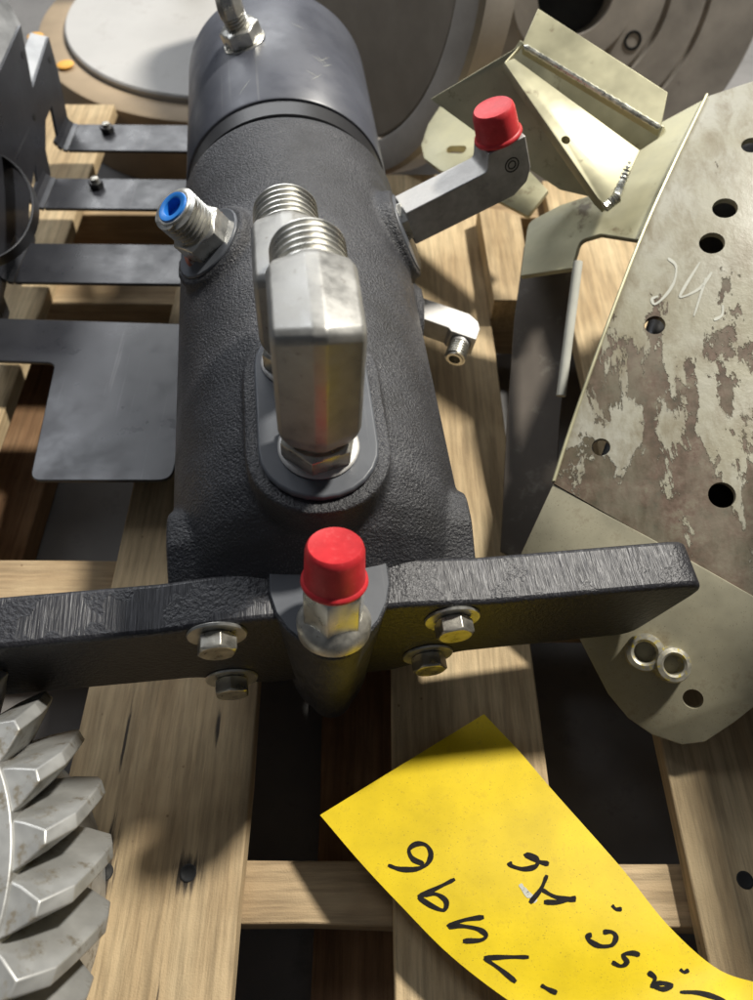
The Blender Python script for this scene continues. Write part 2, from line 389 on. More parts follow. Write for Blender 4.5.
# ------------------------------------------------------------------ hydraulic actuator
yaw, tl, rho = R(7.0), R(1.5), R(3.2)
A0 = Vector((-.0333, .2, .119))
ea = Vector((-math.sin(yaw) * math.cos(tl), math.cos(yaw) * math.cos(tl), math.sin(tl)))
eb = Vector((math.cos(yaw), math.sin(yaw), 0)); ec = eb.cross(ea)
eb, ec = eb * math.cos(rho) - ec * math.sin(rho), ec * math.cos(rho) + eb * math.sin(rho)
MA = Matrix((eb, ea, ec)).transposed().to_4x4(); MA.translation = A0      # local x right, y along the axis away, z up
act = empty('hydraulic_actuator', M=MA)
tag(act, 'black cast hydraulic actuator with flange, silver elbow fittings and red caps on the pallet', 'actuator')
RB, RC = .109, .106
AX = Matrix.Rotation(R(-90), 4, 'X')       # lathe z -> local +y
parts = [xf(lathe([(.03, .010), (.040, .010), (.056, .024), (.066, .032), (.079, .042), (.092, .057), (.103, .078), (RB, .104), (RB, .462), (RB - .004, .468), (.09, .468)], 96), AX)]
def shoulder(v):      # the near end only slopes down on top; the flanks stay full
    x, y, z = v; r = math.hypot(x, z)
    if y < .103 and r > .03: x = x / r * RB * .985
    return (x, y, z)
parts[0] = ([shoulder(v) for v in parts[0][0]], parts[0][1])
# top port saddle, left port boss, right port boss, bolt bosses
def stadium(r, y0, y1, n=12): return arc(0, y1, r, 0, 180, n) + arc(0, y0, r, 180, 360, n)
parts.append(prism(stadium(.047, .083, .152), .06, .1095))
def boss(cx, cy, cz, d, r, h0, h1, tap=.86, sy=1.0, rot=0):
    M = frame((cx, cy, cz), d, (0, 1, 0)); P = [(r * sy * math.cos(R(a)), r * math.sin(R(a))) for a in range(0, 360, 12)]
    return xf(prism(P, h0, h1, tap), M)
dl = Vector((-.64, 0, .768)); dr = Vector((.90, 0, .43)); dr2 = Vector((.995, 0, -.1))
parts.append(boss(0, .316, 0, dl, .046, .07, .1130, .84))
parts.append(boss(0, .318, 0, Vector((-.35, 0, .94)), .040, .06, .1085))
parts.append(boss(0, .37, 0, dr, .052, .06, .116, .78))
parts.append(boss(0, .318, 0, dr2, .040, .07, .113, .85))
for s in (-1, 1):
    P = rounded([(.012, -.06), (.012, .036), (.034, .046), (.056, .057), (.080, .057), (.104, .026), (.104, -.06)], [0, 0, .01, .012, .012, .02, 0], 4)
    n = len(P); xa, xb = s * .062, s * .1065
    parts.append(([(xa, y, z) for y, z in P] + [(xb, y, z - .006) for y, z in P], [list(range(n)), list(range(n, 2 * n))[::-1]] + [[i, (i + 1) % n, n + (i + 1) % n, n + i] for i in range(n)]))
V, F = join(*parts)
body = build('body_casting', V, F, M_cast, act)
rm = body.modifiers.new('remesh', 'REMESH'); rm.mode = 'VOXEL'; rm.voxel_size = .0021; rm.use_smooth_shade = True
sm = body.modifiers.new('smooth', 'SMOOTH'); sm.factor = .5; sm.iterations = 9
build('machined_boss', *xf(prism(arc(0, 0, .0335, 0, 345, 23), .1112, .1150), frame((0, .317, 0), dl, (0, 1, 0))), M_pad, act, bevel=.0012)
build('machined_boss', *xf(prism(arc(0, 0, .036, 0, 345, 23), .1125, .1172), frame((0, .37, 0), dr, (0, 1, 0))), M_pad, act, bevel=.0012)
# recess neck and end cap
build('neck', *xf(lathe([(.085, .460), (.094, .460), (.094, .505), (.085, .505)], 96), AX), M_cap, act, smooth=True)
build('collar', *xf(lathe([(.09, .4770), (RC - .006, .4770), (RC - .0035, .4785), (RC - .0025, .4985), (.09, .4985)], 96), AX), M_rubber, act, smooth=True)
cap = build('end_cap', *xf(lathe([(.08, .4795), (RC - .0075, .4795), (RC - .006, .4805), (RC - .0065, .499), (RC - .001, .5005), (RC, .502), (RC, .715), (RC - .004, .727), (RC - .012, .733), (.06, .735)], 128), AX), M_cap, act, smooth=True)
scr = []
rs = random.Random(3)
for k, (a, th) in enumerate(((.55, 17), (.546, 19), (.585, 24), (.590, 26), (.582, 22), (.579, 27), (.64, 12), (.53, -20))):
    t0 = R(th); L = .012 + .006 * rs.random(); q = []
    for j in range(5):
        yy = a + L * (j / 4 - .5) * (1.2 if k % 2 else -.5); tt = t0 + (j / 4 - .5) * .12; wd = .00032 * (1 - abs(j / 2 - 1) * .8)
        rr = RC + .00025
        q += [(rr * math.sin(tt), yy - wd, rr * math.cos(tt)), (rr * math.sin(tt), yy + wd, rr * math.cos(tt))]
    build('scratch', q, [[2 * j, 2 * j + 2, 2 * j + 3, 2 * j + 1] for j in range(4)], M_chalk, cap)

# flange bar
def yz_prism(poly, y0, y1):    # poly in (x,z), extruded along y
    n = len(poly); V = [(x, y0, z) for x, z in poly] + [(x, y1, z) for x, z in poly]
    return V, [list(range(n)), list(range(n, 2 * n))[::-1]] + [[i, (i + 1) % n, n + (i + 1) % n, n + i] for i in range(n)]
prof = [(-.262, .0445), (-.11, .0445), (-.052, .052), (.052, .052), (.105, .0445), (.268, .0445), (.240, -.045), (.10, -.047), (.05, -.075), (-.05, -.075), (-.10, -.047), (-.242, -.045)]
prof = rounded(prof, [.014, .03, .02, .02, .03, .016, .018, .03, .02, .02, .03, .018], 4)
fl = build('flange', *yz_prism(prof, -.0045, .0315), M_saw, act, bevel=.0035, seg=3)
def bolt(x, z, par, y=-.0045, rad=.0135, ln=.012):
    M = frame((x, y, z), (0, -1, 0), (1, 0, 0)) @ Matrix.Rotation(R(rs.uniform(0, 60)), 4, 'Z')
    wv = lathe([(.019, 0), (.0195, .0008), (.019, .0022), (.012, .0022)], 32)
    b = build('bolt', *hexprof(rad, ln), M_bolt, par, M=M @ Matrix.Translation((0, 0, .0023)), bevel=.0005)
    build('washer', [Vector(v) - Vector((0, 0, .0023)) for v in wv[0]], wv[1], M_zinc, b, smooth=True)
    return b
for x, z in ((.084, .026), (-.074, .036), (.075, -.042), (-.074, -.052)): bolt(x, z, act)

# front lug with its capped port
top = [(-.0395, .046), (-.0395, .012), (-.036, -.002), (-.029, -.014)] + arc(.001, -.014, .0225, 205, 335, 9) + [(.031, -.014), (.038, -.002), (.042, .012), (.042, .046)]
V, F = prism(top, -.118, .0535, 1.0)
n = len(top)
V = [((x - .001) * (.78 if i < n else 1) + .001, (y * .80 + .004 if i < n and y < .03 else y), z) for i, (x, y, z) in enumerate(V)]
lug = build('port_lug', V, F, M_cast, act, bevel=.002, seg=3)
cx, cy = .0012, -.0125
Vt, Ft = prism([((x - cx) * .955 + cx, (y - .012) * .965 + .012) for x, y in top], .0536, .0548)
build('machined_face', Vt, Ft, M_pad, lug, bevel=.0005)
def fitting(par, name, origin, d, hexr, hexh, thr, thh, nth, mat=M_zinc, xdir=(1, 0, 0), washer=True):
    M = frame(origin, d, xdir)
    h = build(name, *hexprof(hexr, hexh, .10), mat, par, M=M, bevel=.0006)
    if washer:
        build('seal_washer', *lathe([(hexr * .6, -.0018), (hexr * 1.02, -.0018), (hexr * 1.05, -.0006), (hexr * 1.0, .0008), (hexr * .6, .0008)], 40), M_zinc, h, smooth=True)
    if thr:
        build('thread', *xf(threadmesh(thr, thh, nth, .70), Matrix.Translation((0, 0, hexh - .0008))), mat, h, smooth=True)
    return h
def dustcap(par, z0, r, h, mat=M_red, M=None):
    pr = [(r * .9, 0), (r * 1.10, 0), (r * 1.13, .0012), (r * 1.11, .0028), (r * 1.03, .0040), (r * 1.01, .007), (r * .975, h - .005), (r * .93, h - .0018), (r * .86, h - .0002), (r * .6, h - .0012), (r * .2, h - .0014)]
    MM = Matrix.Translation((0, 0, z0)) if M is None else M
    return build('dust_cap', *xf(lathe(pr, 48), MM), mat, par, smooth=True)
port = fitting(lug, 'port_fitting', (.0015, -.0125, .0565), (0.03, .32, .95), .0200, .036, .0155, .022, 6, M_zinc, xdir=(1, .25, 0))
dustcap(port, .0365, .0182, .0300)
build('collar', *lathe([(.0205, -.006), (.0235, -.006), (.0238, .002), (.0215, .0050), (.018, .0085)], 40), M_bolt, port, smooth=True)

# the saddle's machined face and two elbows on it
build('port_pad', *prism(stadium(.0385, .083, .155), .1095, .1145), M_pad, act, bevel=.0018, seg=3)
def elbow(name, y0, x0, hw, z0, ztop, yend, thr, thl, nth, mat):
    """forged 90 degree elbow: riser then arm pointing away, faceted section"""
    sec = [(-.14, 1), (.14, 1), (.90, .70), (1, .55), (1, -.55), (.90, -.7), (.14, -1), (-.14, -1), (-.9, -.7), (-1, -.55), (-1, .55), (-.9, .7)]
    sec = [(u * hw, v * hw) for u, v in sec]
    zc = ztop - hw; st = []
    st.append([(x0 + u * .80, y0 - v * .80, z0) for u, v in sec])
    st.append([(x0 + u * .96, y0 - v * .96, z0 + .010) for u, v in sec])
    st.append([(x0 + u, y0 - v, z0 + .016) for u, v in sec])
    for k, f in ((0, (1, .0)), (1, (0, 1))):
        pass
    b_ = .006
    st.append([(x0 + u, y0 - v, zc + v - b_) for u, v in sec])
    st.append([(x0 + u, y0 - v + b_ * .30, zc + v - b_ * .30) for u, v in sec])
    st.append([(x0 + u, y0 - v + b_, zc + v) for u, v in sec])
    st.append([(x0 + u, yend - .006, zc + v) for u, v in sec])
    st.append([(x0 + u * .92, yend, zc + v * .92) for u, v in sec])
    V = [p for s in st for p in s]; n = len(sec); F = [list(range(n)), [len(V) - n + i for i in range(n)][::-1]]
    for k in range(len(st) - 1): F += [[k * n + i, k * n + (i + 1) % n, (k + 1) * n + (i + 1) % n, (k + 1) * n + i] for i in range(n)]
    e = build(name, V, F, mat, act, bevel=.0011, seg=3, angle=18)
    M = frame((x0, yend - .001, zc), (0, 1, 0), (1, 0, 0))
    build('thread', *threadmesh(thr, thl, nth, .7, .075, 56), M_zinc, e, smooth=True, M=M)
    h = build('lock_nut', *xf(hexprof(hw * 1.02, .016, .14), frame((x0, y0, .1155), (0, 0, 1), (1, .3, 0))), M_bolt, e, bevel=.0006)
    build('seal_ring', *xf(lathe([(hw * .6, 0), (hw * 1.04, 0), (hw * 1.06, .0012), (hw * 1.0, .0024), (hw * .6, .003)], 40), Matrix.Translation((x0, y0, .1146))), M_elbowd, e, smooth=True)
    build('neck', *xf(lathe([(hw * .72, .012), (hw * .72, z0 - .1146 + .002)], 32), Matrix.Translation((x0, y0, .1146))), M_zinc, e, smooth=True)
    return e
elbow('elbow_fitting', .083, 0.0, .0245, .134, .236, .124, .0222, .030, 6, M_elbow)
elbow('elbow_fitting', .156, -.0100, .0225, .134, .206, .197, .0212, .030, 6, M_elbow)

# straight port fitting with blue plug
bl = fitting(act, 'straight_fitting', Vector((.003, .318, .0)) + dl * .1158, Vector((-.53, -.14, .84)), .0240, .020, .0190, .024, 6, M_zinc, xdir=(.3, 1, 0))
build('plug', *lathe([(.0130, .038), (.0134, .0440), (.0128, .0452), (.0088, .0452), (.0080, .0446), (.0080, .028), (.002, .028)], 40), M_blue, bl, smooth=True)
build('rust_ring', *lathe([(.0238, -.0025), (.0275, -.0025), (.0270, .0002), (.0238, .0008)], 40), M_tape, bl, smooth=True)

# side elbow with red cap
def arm_elbow(name, p0, p1, hw, mat, capdir, caplen, red=True, thr=.012, headk=2.0):
    p0, p1 = Vector(p0), Vector(p1); d = (p1 - p0); L = d.length; M = frame(p0, d, capdir)   # local x = cap direction
    a = hw; hd = a * headk
    P = [(-a, 0.0), (-a, L - .1 * a), (-a * .55, L + a * .75), (a * .1, L + a * 1.08), (hd, L + a * 1.08), (hd, L - a), (a * 1.02, L - a * 1.25), (a, 0.0)]
    P = rounded(P, [0, .3 * a, .3 * a, .3 * a, .08 * a, .08 * a, .3 * a, 0], 3)
    n = len(P); V = [(x, -a * .98, z) for x, z in P] + [(x, a * .98, z) for x, z in P]
    F = [list(range(n)), list(range(n, 2 * n))[::-1]] + [[i, (i + 1) % n, n + (i + 1) % n, n + i] for i in range(n)]
    e = build(name, V, F, mat, act, M=M, bevel=a * .22, seg=3, angle=40)
    for r_ in (.0062, .0034):
        if red: build('forge_mark', *xf(lathe([(r_ - .0006, 0), (r_ - .0004, .0005), (r_ + .0004, .0005), (r_ + .0006, 0)], 28, False), frame((a * .75, a * .98, L + a * .1), (0, 1, 0), (1, 0, 0))), M_dark, e, smooth=True)
    hx = build('lock_nut', *xf(hexprof(hw * 1.12, .014, .12), Matrix.Translation((0, 0, -.012))), M_zinc, e, bevel=.0005)
    Mc = frame((hd - .001, 0, L), (1, 0, 0), (0, 1, 0))
    st2 = [(hw * .85, 0), (hw * .85, .0035), (thr * 1.0, .0045)]
    build('riser', *xf(lathe(st2 + [(thr * .9, .005)], 32), Mc), mat, e, smooth=True)
    if red: dustcap(e, 0, thr * 1.18, caplen, M_red, Mc @ Matrix.Translation((0, 0, .002)))
    else: build('thread', *xf(threadmesh(thr, caplen, 6, .55, .085, 36), Mc @ Matrix.Translation((0, 0, .004))), M_zinc, e, smooth=True)
    return e
arm_elbow('side_elbow', (.103, .375, .06), (.196, .397, .094), .0170, M_elbowd, (-.42, .10, 1), .027, True, .0160, 1.9)
arm_elbow('lower_elbow', (.105, .345, -.022), (.163, .318, -.028), .0125, M_elbowd, (-.30, -1, -.12), .018, False, .0105, 1.25)

# hose elbow on the end cap
te = fitting(act, 'cap_elbow', (-.0345, .617, .1005), (-.33, 0, .945), .0215, .015, 0, 0, 0, M_zinc)
build('thread', *xf(threadmesh(.0125, .013, 4, .5, .085, 32), Matrix.Translation((0, 0, .0145))), M_zinc, te, smooth=True)
V, F = [], []
path = [(0, 0, .026), (0, 0, .034), (.002, .003, .044), (.004, .012, .054), (.004, .03, .060), (.004, .06, .062)]
for k, p in enumerate(path):
    d = Vector(path[min(k + 1, len(path) - 1)]) - Vector(path[max(k - 1, 0)]); M = frame(p, d, (1, 0, 0)); r = .0135
    V += [M @ Vector((r * math.cos(R(45 * i + 22)), r * math.sin(R(45 * i + 22)), 0)) for i in range(8)]
for k in range(len(path) - 1): F += [[8 * k + i, 8 * k + (i + 1) % 8, 8 * k + 8 + (i + 1) % 8, 8 * k + 8 + i] for i in range(8)]
F += [list(range(8)), [8 * len(path) - 8 + i for i in range(8)]]
build('elbow_arm', V, F, M_zinc, te, bevel=.001)

# ------------------------------------------------------------------ yellow tag
def spline(P, n):
    P = [Vector(p) for p in P]; Q = [P[0] * 2 - P[1]] + P + [P[-1] * 2 - P[-2]]; out = []
    m = len(P) - 1
    for k in range(n + 1):
        t = k / n * m; i = min(int(t), m - 1); f = t - i; a, b, c, d = Q[i:i + 4]
        out.append(.5 * ((2 * b) + (c - a) * f + (2 * a - 5 * b + 4 * c - d) * f * f + (3 * b - a - 3 * c + d) * f ** 3))
    return out
Lc = [at(*q) for q in ((320, 815, .026), (360, 862, .032), (402, 907, .036), (452, 957, .038), (520, 1008, .040), (610, 1060, .042), (700, 1110, .044))]
Rc = [at(*q) for q in ((484, 714, .006), (520, 752, .012), (554, 792, .020), (621, 868, .030), (668, 926, .034), (716, 968, .034), (762, 984, .040), (840, 1005, .050))]
NL, NW = 44, 22
Ls, Rs = spline(Lc, NL), spline(Rc, NL); V, F = [], []
for i in range(NL + 1):
    for j in range(NW + 1):
        s = j / NW; t = i / NL
        p = Ls[i].lerp(Rs[i], s); p.z += .006 * math.sin(math.pi * s) * math.sin(math.pi * min(1, t * 1.4)) * .8 + .0025 * math.sin(6 * t + 5 * s) * t
        V.append(p)
for i in range(NL):
    for j in range(NW):
        a = i * (NW + 1) + j; F.append([a, a + 1, a + NW + 2, a + NW + 1])
tg = empty('tag', at(470, 860, 0)); tag(tg, 'bright yellow card tag with black handwriting lying over the pallet boards', 'tag')
off = tg.location.copy(); VV = [v - off for v in V]
sh = build('card', VV, F, M_yel, tg, smooth=True, up=True); so = sh.modifiers.new('solid', 'SOLIDIFY'); so.thickness = .0004; so.offset = -1; es = sh.modifiers.new('split', 'EDGE_SPLIT'); es.split_angle = R(40)
bvh = BVHTree.FromPolygons(V, F)
def strokes(name, lists, wpx, bv, mat, parent, off, lift=.0004, seed=1):
    rnd = random.Random(seed); VV, FF = [], []
    for L in lists:
        pts = spline([(x, y, 0) for x, y in L], max(6, 5 * (len(L) - 1)))
        m = len(pts)
        for k, p in enumerate(pts):
            d = (pts[min(k + 1, m - 1)] - pts[max(k - 1, 0)]).normalized(); nn = Vector((-d.y, d.x, 0))
            w_ = wpx * .5 * (.92 + .22 * math.sin(k * .55 + len(L)) + .10 * rnd.random()) * (.65 if k in (0, m - 1) else 1)
            for s in (-1, 1):
                q = p + nn * w_ * s; r = ray(q.x, q.y); hit = bv.ray_cast(CAM, r)
                h = hit[0] if hit[0] is not None else CAM + r * .5
                VV.append(h - r * lift - off)
            if k: a = len(VV) - 4; FF.append([a, a + 1, a + 3, a + 2])
    return build(name, VV, FF, mat, parent)
ST = [
 [(388, 865), (400, 869), (416, 869), (427, 864), (431, 854), (426, 845), (416, 844), (409, 850), (413, 859), (424, 864)],
 [(455, 879), (437, 888), (418, 897)], [(418, 897), (432, 906), (444, 910), (446, 901), (436, 894), (424, 895)],
 [(484, 917), (464, 920), (449, 926), (462, 926), (478, 929), (486, 935), (481, 940), (463, 941)],
 [(529, 957), (506, 957), (484, 958)], [(484, 958), (500, 969), (516, 982)],
 [(541, 985), (548, 989), (557, 993)],
 [(549, 864), (537, 861), (526, 855), (537, 858), (536, 866), (524, 869), (512, 866), (509, 862)],
 [(547, 875), (541, 889), (530, 903)], [(541, 889), (556, 897), (576, 900)], [(576, 897), (560, 902), (544, 902)],
 [(603, 932), (612, 932), (616, 937), (612, 945), (600, 946), (590, 941), (587, 936), (592, 935)],
 [(640, 955), (632, 953), (623, 955), (627, 962), (621, 966), (612, 962)],
 [(648, 972), (655, 978), (652, 986), (660, 983), (672, 985), (664, 989), (654, 987)],
 [(680, 992), (700, 993), (722, 1000), (735, 1010)],
]
for L in ST: strokes('pen_stroke', [L], 4.8, bvh, M_ink, tg, off)
for L in ([(612, 905), (616, 909), (622, 909)], [(680, 969), (684, 972), (689, 970)]): strokes('smudge', [L], 4, bvh, M_ink, tg, off, .00035, 8)
strokes('scuff', [[(520, 884), (524, 890), (530, 897)], [(523, 888), (531, 896), (536, 902)]], 5, bvh, M_chalk, tg, off, .0003)

# ------------------------------------------------------------------ gear
GC = Vector((-.338, .026, 0)); gear = empty('bevel_gear', (GC.x, GC.y, .0)); tag(gear, 'pale grey toothed gear standing at the lower left corner', 'gear')
NT, ri, rr_, ro, zt, zb = 27, .128, .138, .172, .155, .085
V, F = [], []
def ring(r, z, n, ph=0): return [(r * math.cos(2 * math.pi * i / n + ph), r * math.sin(2 * math.pi * i / n + ph), z) for i in range(n)]
V, F = lathe([(ri, .0), (ri, zt), (rr_, zt), (rr_ + .004, zb), (rr_ + .004, .0)], 96, False)
F += [[4 * 96 + i, 4 * 96 + (i + 1) % 96, (i + 1) % 96, i] for i in range(96)]
build('gear_rim', V, F, M_gear, gear, bevel=.001)
build('gear_bore', *lathe([(ri - .0006, 0), (ri - .0006, zt - .002), (ri - .03, zt - .03), (.04, zt - .04)], 64, True), M_geard, gear, smooth=True)
def tooth():
    # spiral bevel tooth: crowned wedge, wide root, narrow tip
    sec = [(-.0175, 0), (-.0115, .015), (-.0038, .032), (.0038, .032), (.0115, .015), (.0175, 0)]
    V, F = [], []
    ks = 6
    for k in range(ks):
        t = k / (ks - 1); z = zt - .002 - t * .072; tw = .26 * t + .02; base = rr_ - .004 + t * .012; sc = .72 + .28 * math.sin(math.pi * min(1, .25 + t * .6))
        for x, y in sec:
            a = x * (.9 + .1 * t) / base; r = base + y * (1.0 if 0 < k < ks - 1 else .78) * (1 if t > .1 else .85)
            V.append((r * math.cos(a + tw), r * math.sin(a + tw), z))
    n = len(sec)
    for k in range(ks - 1): F += [[k * n + i, k * n + i + 1, (k + 1) * n + i + 1, (k + 1) * n + i] for i in range(n - 1)] + [[k * n + n - 1, k * n, (k + 1) * n, (k + 1) * n + n - 1]]
    F += [list(range(n)), [(ks - 1) * n + i for i in range(n)]]
    return V, F
t0 = build('gear_tooth', *tooth(), M_gear, gear, bevel=.0008, seg=2, angle=22)
for i in range(1, NT):
    c = t0.copy(); COL.objects.link(c); c.parent = gear; c.rotation_euler = (0, 0, 2 * math.pi * i / NT)

# ------------------------------------------------------------------ black sheet metal bracket on the left
ZA = .05
br = empty('sheet_bracket', (-.41, .7, 0)); tag(br, 'black sheet metal bracket with four arms and pointed teeth left of the actuator', 'bracket')
bo = br.location.copy()
def slab(name, P, th, mat, parent, off, bevel=.0008, down=True):
    """thick plate through the points of P, thickened away from the camera side"""
    P = [Vector(p) for p in P]; nrm = Vector((0, 0, 0))
    for i in range(len(P)):
        a, b = P[i], P[(i + 1) % len(P)]; nrm += a.cross(b)
    nrm.normalize(); c = sum(P, Vector()) / len(P)
    if nrm.dot(CAM - c) < 0: nrm = -nrm
    n = len(P); V = [p - off for p in P] + [p - nrm * th - off for p in P]
    F = [list(range(n)), list(range(n, 2 * n))[::-1]] + [[i, (i + 1) % n, n + (i + 1) % n, n + i] for i in range(n)]
    return build(name, V, F, mat, parent, bevel=bevel)
XW = -.425
arms = [((70, 124), (62, 150)), ((54, 178), (42, 208)), ((40, 243), (30, 282))]
for f_, n_ in arms:
    y1 = atX(*f_, XW).y; y0 = atX(*n_, XW).y; y1, y0 = at(*f_, ZA).y, at(*n_, ZA).y
    poly = rounded([(XW + .012, y0), (-.20, y0 - .004), (-.20, y1 - .004), (XW + .012, y1)], .002, 2)
    slab('arm', [(x, y, ZA) for x, y in poly], .004, M_sheet, br, bo)
    for k in range(3):      # rolled bend
        a0, a1 = R(90 * k / 3), R(90 * (k + 1) / 3); q = lambda a, y: (XW + .012 - .012 * math.sin(a), y, ZA + .012 - .012 * math.cos(a))
        slab('arm_bend', [q(a0, y0), q(a0, y1), q(a1, y1), q(a1, y0)], .004, M_sheet, br, bo, 0)
Y4a, Y4b = at(10, 318, ZA).y, at(30, 360, ZA).y
padp = rounded([(-.415, Y4b), (-.335, Y4b - .004), (-.322, .383), (-.19, .383), (-.185, Y4a - .01), (-.415, Y4a)], [.002, .010, .012, .014, .006, .002], 5)
slab('arm_pad', [(x, y, ZA) for x, y in padp], .004, M_sheet, br, bo, .001)
for q in ((108, 132), (97, 187)):
    p = at(*q, ZA)
    b = build('bolt', *hexprof(.0095, .008), M_dark, br, M=Matrix.Translation(p - bo + Vector((0, 0, .0005))), bevel=.0004)
    build('stud', *lathe([(.005, .007), (.005, .012), (.004, .0125)], 16), M_bolt, b, smooth=True)
# toothed wall standing along the bends
wpx = [(68, 119), (64, 98), (58, 70), (49, 37), (33, 88), (27, 55), (21, 25), (0, 72), (-12, 40), (-24, 10), (-50, 70), (-75, 200), (-70, 330), (-20, 362), (2, 350), (10, 312), (4, 296), (12, 262), (18, 246), (24, 262), (27, 274), (36, 240), (29, 216), (31, 190), (36, 163), (39, 190), (42, 202), (51, 174), (46, 150), (46, 120), (52, 106), (57, 130), (60, 144)]
slab('toothed_wall', [atX(x, y, XW) for x, y in wpx], .004, M_sheet, br, bo, .0005)
for q in (((49, 37), (33, 88), (30, 78), (45, 34)), ((21, 25), (-1, 74), (-14, 62), (-2, -14), (17, -12))):
    P = [atX(x, y, XW - .004) for x, y in q]; m = len(P) // 2 + 1
    P = [p if k < 2 else p + Vector((-.02, .004, 0)) for k, p in enumerate(P)]
    slab('tooth_flange', P, .003, M_sheet_lit, br, bo, .0004)
for x, y in ((23, 55), (50, 60), (34, 117)):
    p = atX(x, y, XW); build('wall_hole', *xf(lathe([(.004, -.001), (.004, .0006), (.0005, .0004)], 14), frame(p - bo, (1, 0, 0), (0, 1, 0))), M_dark, br, smooth=True)

# rubber loop
lp = empty('rubber_loop', at(15, 260, .09)); tag(lp, 'black rubber strap loop hanging by the toothed bracket', 'strap'); lo = lp.location.copy()
V, F = [], []; nL = 48; wd = .022
cpx = [(-28 + 62 * math.cos(R(a)), 205 + 58 * math.sin(R(a))) for a in range(0, 360, 8)]
pts = [at(x, y, .13) for x, y in cpx]; c0 = sum(pts, Vector()) / len(pts); nL = len(pts)
vd = (CAM - c0).normalized()
for p in pts:
    rad = (p - c0).normalized()
    for r_, s in ((0, 0), (-.003, 0), (-.003, 1), (0, 1)):
        V.append(p + rad * r_ - vd * wd * s + Vector((.004, 0, -.01)) * s - lo)
for i in range(nL):
    j = (i + 1) % nL; F += [[4 * i + k, 4 * i + (k + 1) % 4, 4 * j + (k + 1) % 4, 4 * j + k] for k in range(4)]
build('strap', V, F, M_rubber, lp, bevel=.0006)

# ------------------------------------------------------------------ rusty weldment on the right
wf = empty('weldment', (.3, .4, 0)); tag(wf, 'big rusty plate weldment with flaking grey paint and bolt holes right of the actuator', 'weldment'); wo = wf.location.copy()
ridge = [(706, 97, .235), (672, 168, .215), (640, 240, .192), (600, 345, .155), (570, 430, .122), (553, 483, .102)]
right = [(980, 90, .24), (970, 200, .20), (960, 300, .17), (950, 420, .13), (930, 560, .11), (900, 681, .10)]
NA, NB = 30, 26
r1 = spline([at(*q) for q in ridge], NA); r2 = spline([at(*q) for q in right], NA)
V, F = [], []
for i in range(NA + 1):
    for j in range(NB + 1):
        s = j / NB; p = r1[i].lerp(r2[i], s); p.z += .030 * math.sin(math.pi * s) * (1 - (i / NA) ** 3); V.append(p)
for i in range(NA):
    for j in range(NB):
        a = i * (NB + 1) + j; F.append([a, a + 1, a + NB + 2, a + NB + 1])
V_panel = V; me_bvh = BVHTree.FromPolygons(V, F)
pm = build('main_panel', [v - wo for v in V], F, M_rust, wf, smooth=True, up=True)
so = pm.modifiers.new('solid', 'SOLIDIFY'); so.thickness = .006; so.offset = 1 if False else -1
cutV, cutF = [], []
cut = []
for x, y, rad in ((725, 208, .0105), (712, 243, .0105), (655, 325, .0085), (601, 447, .0075), (722, 495, .0105), (752, 145, .009)):
    h, nrm, _, _ = me_bvh.ray_cast(CAM, ray(x, y))
    if h is None: continue
    cut.append(xf(lathe([(rad, -.03), (rad, .03)], 24), frame(h - wo, nrm, (1, 0, 0))))
def cutter(objs, vf):
    me = bpy.data.meshes.new('c'); me.from_pydata([tuple(v) for v in vf[0]], [], vf[1]); me.update()
    bm = bmesh.new(); bm.from_mesh(me); bmesh.ops.recalc_face_normals(bm, faces=bm.faces); bm.to_mesh(me); bm.free()
    return me
def bake_cut(o, vf):
    """real holes: boolean evaluated once and baked into the mesh"""
    cm = cutter(None, vf); co = bpy.data.objects.new('tmp_cut', cm); COL.objects.link(co); co.matrix_world = Matrix.Translation(wo)
    b = o.modifiers.new('holes', 'BOOLEAN'); b.operation = 'DIFFERENCE'; b.solver = 'EXACT'; b.object = co
    bpy.context.view_layer.update()
    dg = bpy.context.evaluated_depsgraph_get(); nm = bpy.data.meshes.new_from_object(o.evaluated_get(dg))
    o.modifiers.clear(); o.data = nm; bpy.data.objects.remove(co)
    nm.polygons.foreach_set('use_smooth', [True] * len(nm.polygons)); nm.set_sharp_from_angle(angle=R(35))
bake_cut(pm, join(*cut))
# near plate with rounded lobe
npoly = [(553, 484, .101), (600, 511, .104), (670, 549, .106), (760, 600, .104), (800, 640, .09), (775, 690, .055), (735, 722, .035), (705, 742, .026), (682, 745, .024), (652, 735, .026), (628, 718, .030), (608, 694, .036), (580, 640, .05), (545, 590, .065), (520, 556, .074)]
_a, _b, _c = at(553, 484, .101), at(700, 566, .103), at(672, 745, .024); _n = (_b - _a).cross(_c - _a)
nP = [CAM + ray(x, y) * ((_a - CAM).dot(_n) / ray(x, y).dot(_n)) for x, y, z in npoly]
pb = slab('lobe_plate', nP, .008, M_cream, wf, wo, .001)
nb = BVHTree.FromPolygons(nP, [list(range(len(nP)))])
hh, hn, _, _ = nb.ray_cast(CAM, ray(693, 699))
bpy.context.view_layer.update()
bake_cut(pb, xf(lathe([(.0075, -.03), (.0075, .03)], 24), frame(hh - wo, hn, (1, 0, 0))))
for x, y, rr in ((645, 652, .0150), (669, 664, .0140)):
    h, n_, _, _ = nb.ray_cast(CAM, ray(x, y))
    n_ = n_ if n_.dot(CAM - h) > 0 else -n_
    tilt = Vector((-.3 if x < 660 else .35, -.2, .9))
    q = build('nut', *xf(lathe([(rr * .5, .0), (rr * .5, .001), (rr * .56, .0115), (rr * .68, .013), (rr * .92, .012), (rr, .009), (rr, 0)], 28, False), frame(h - wo + n_ * .001, (n_ + tilt * .8), (1, 0, 0))), M_nut, wf, smooth=True)
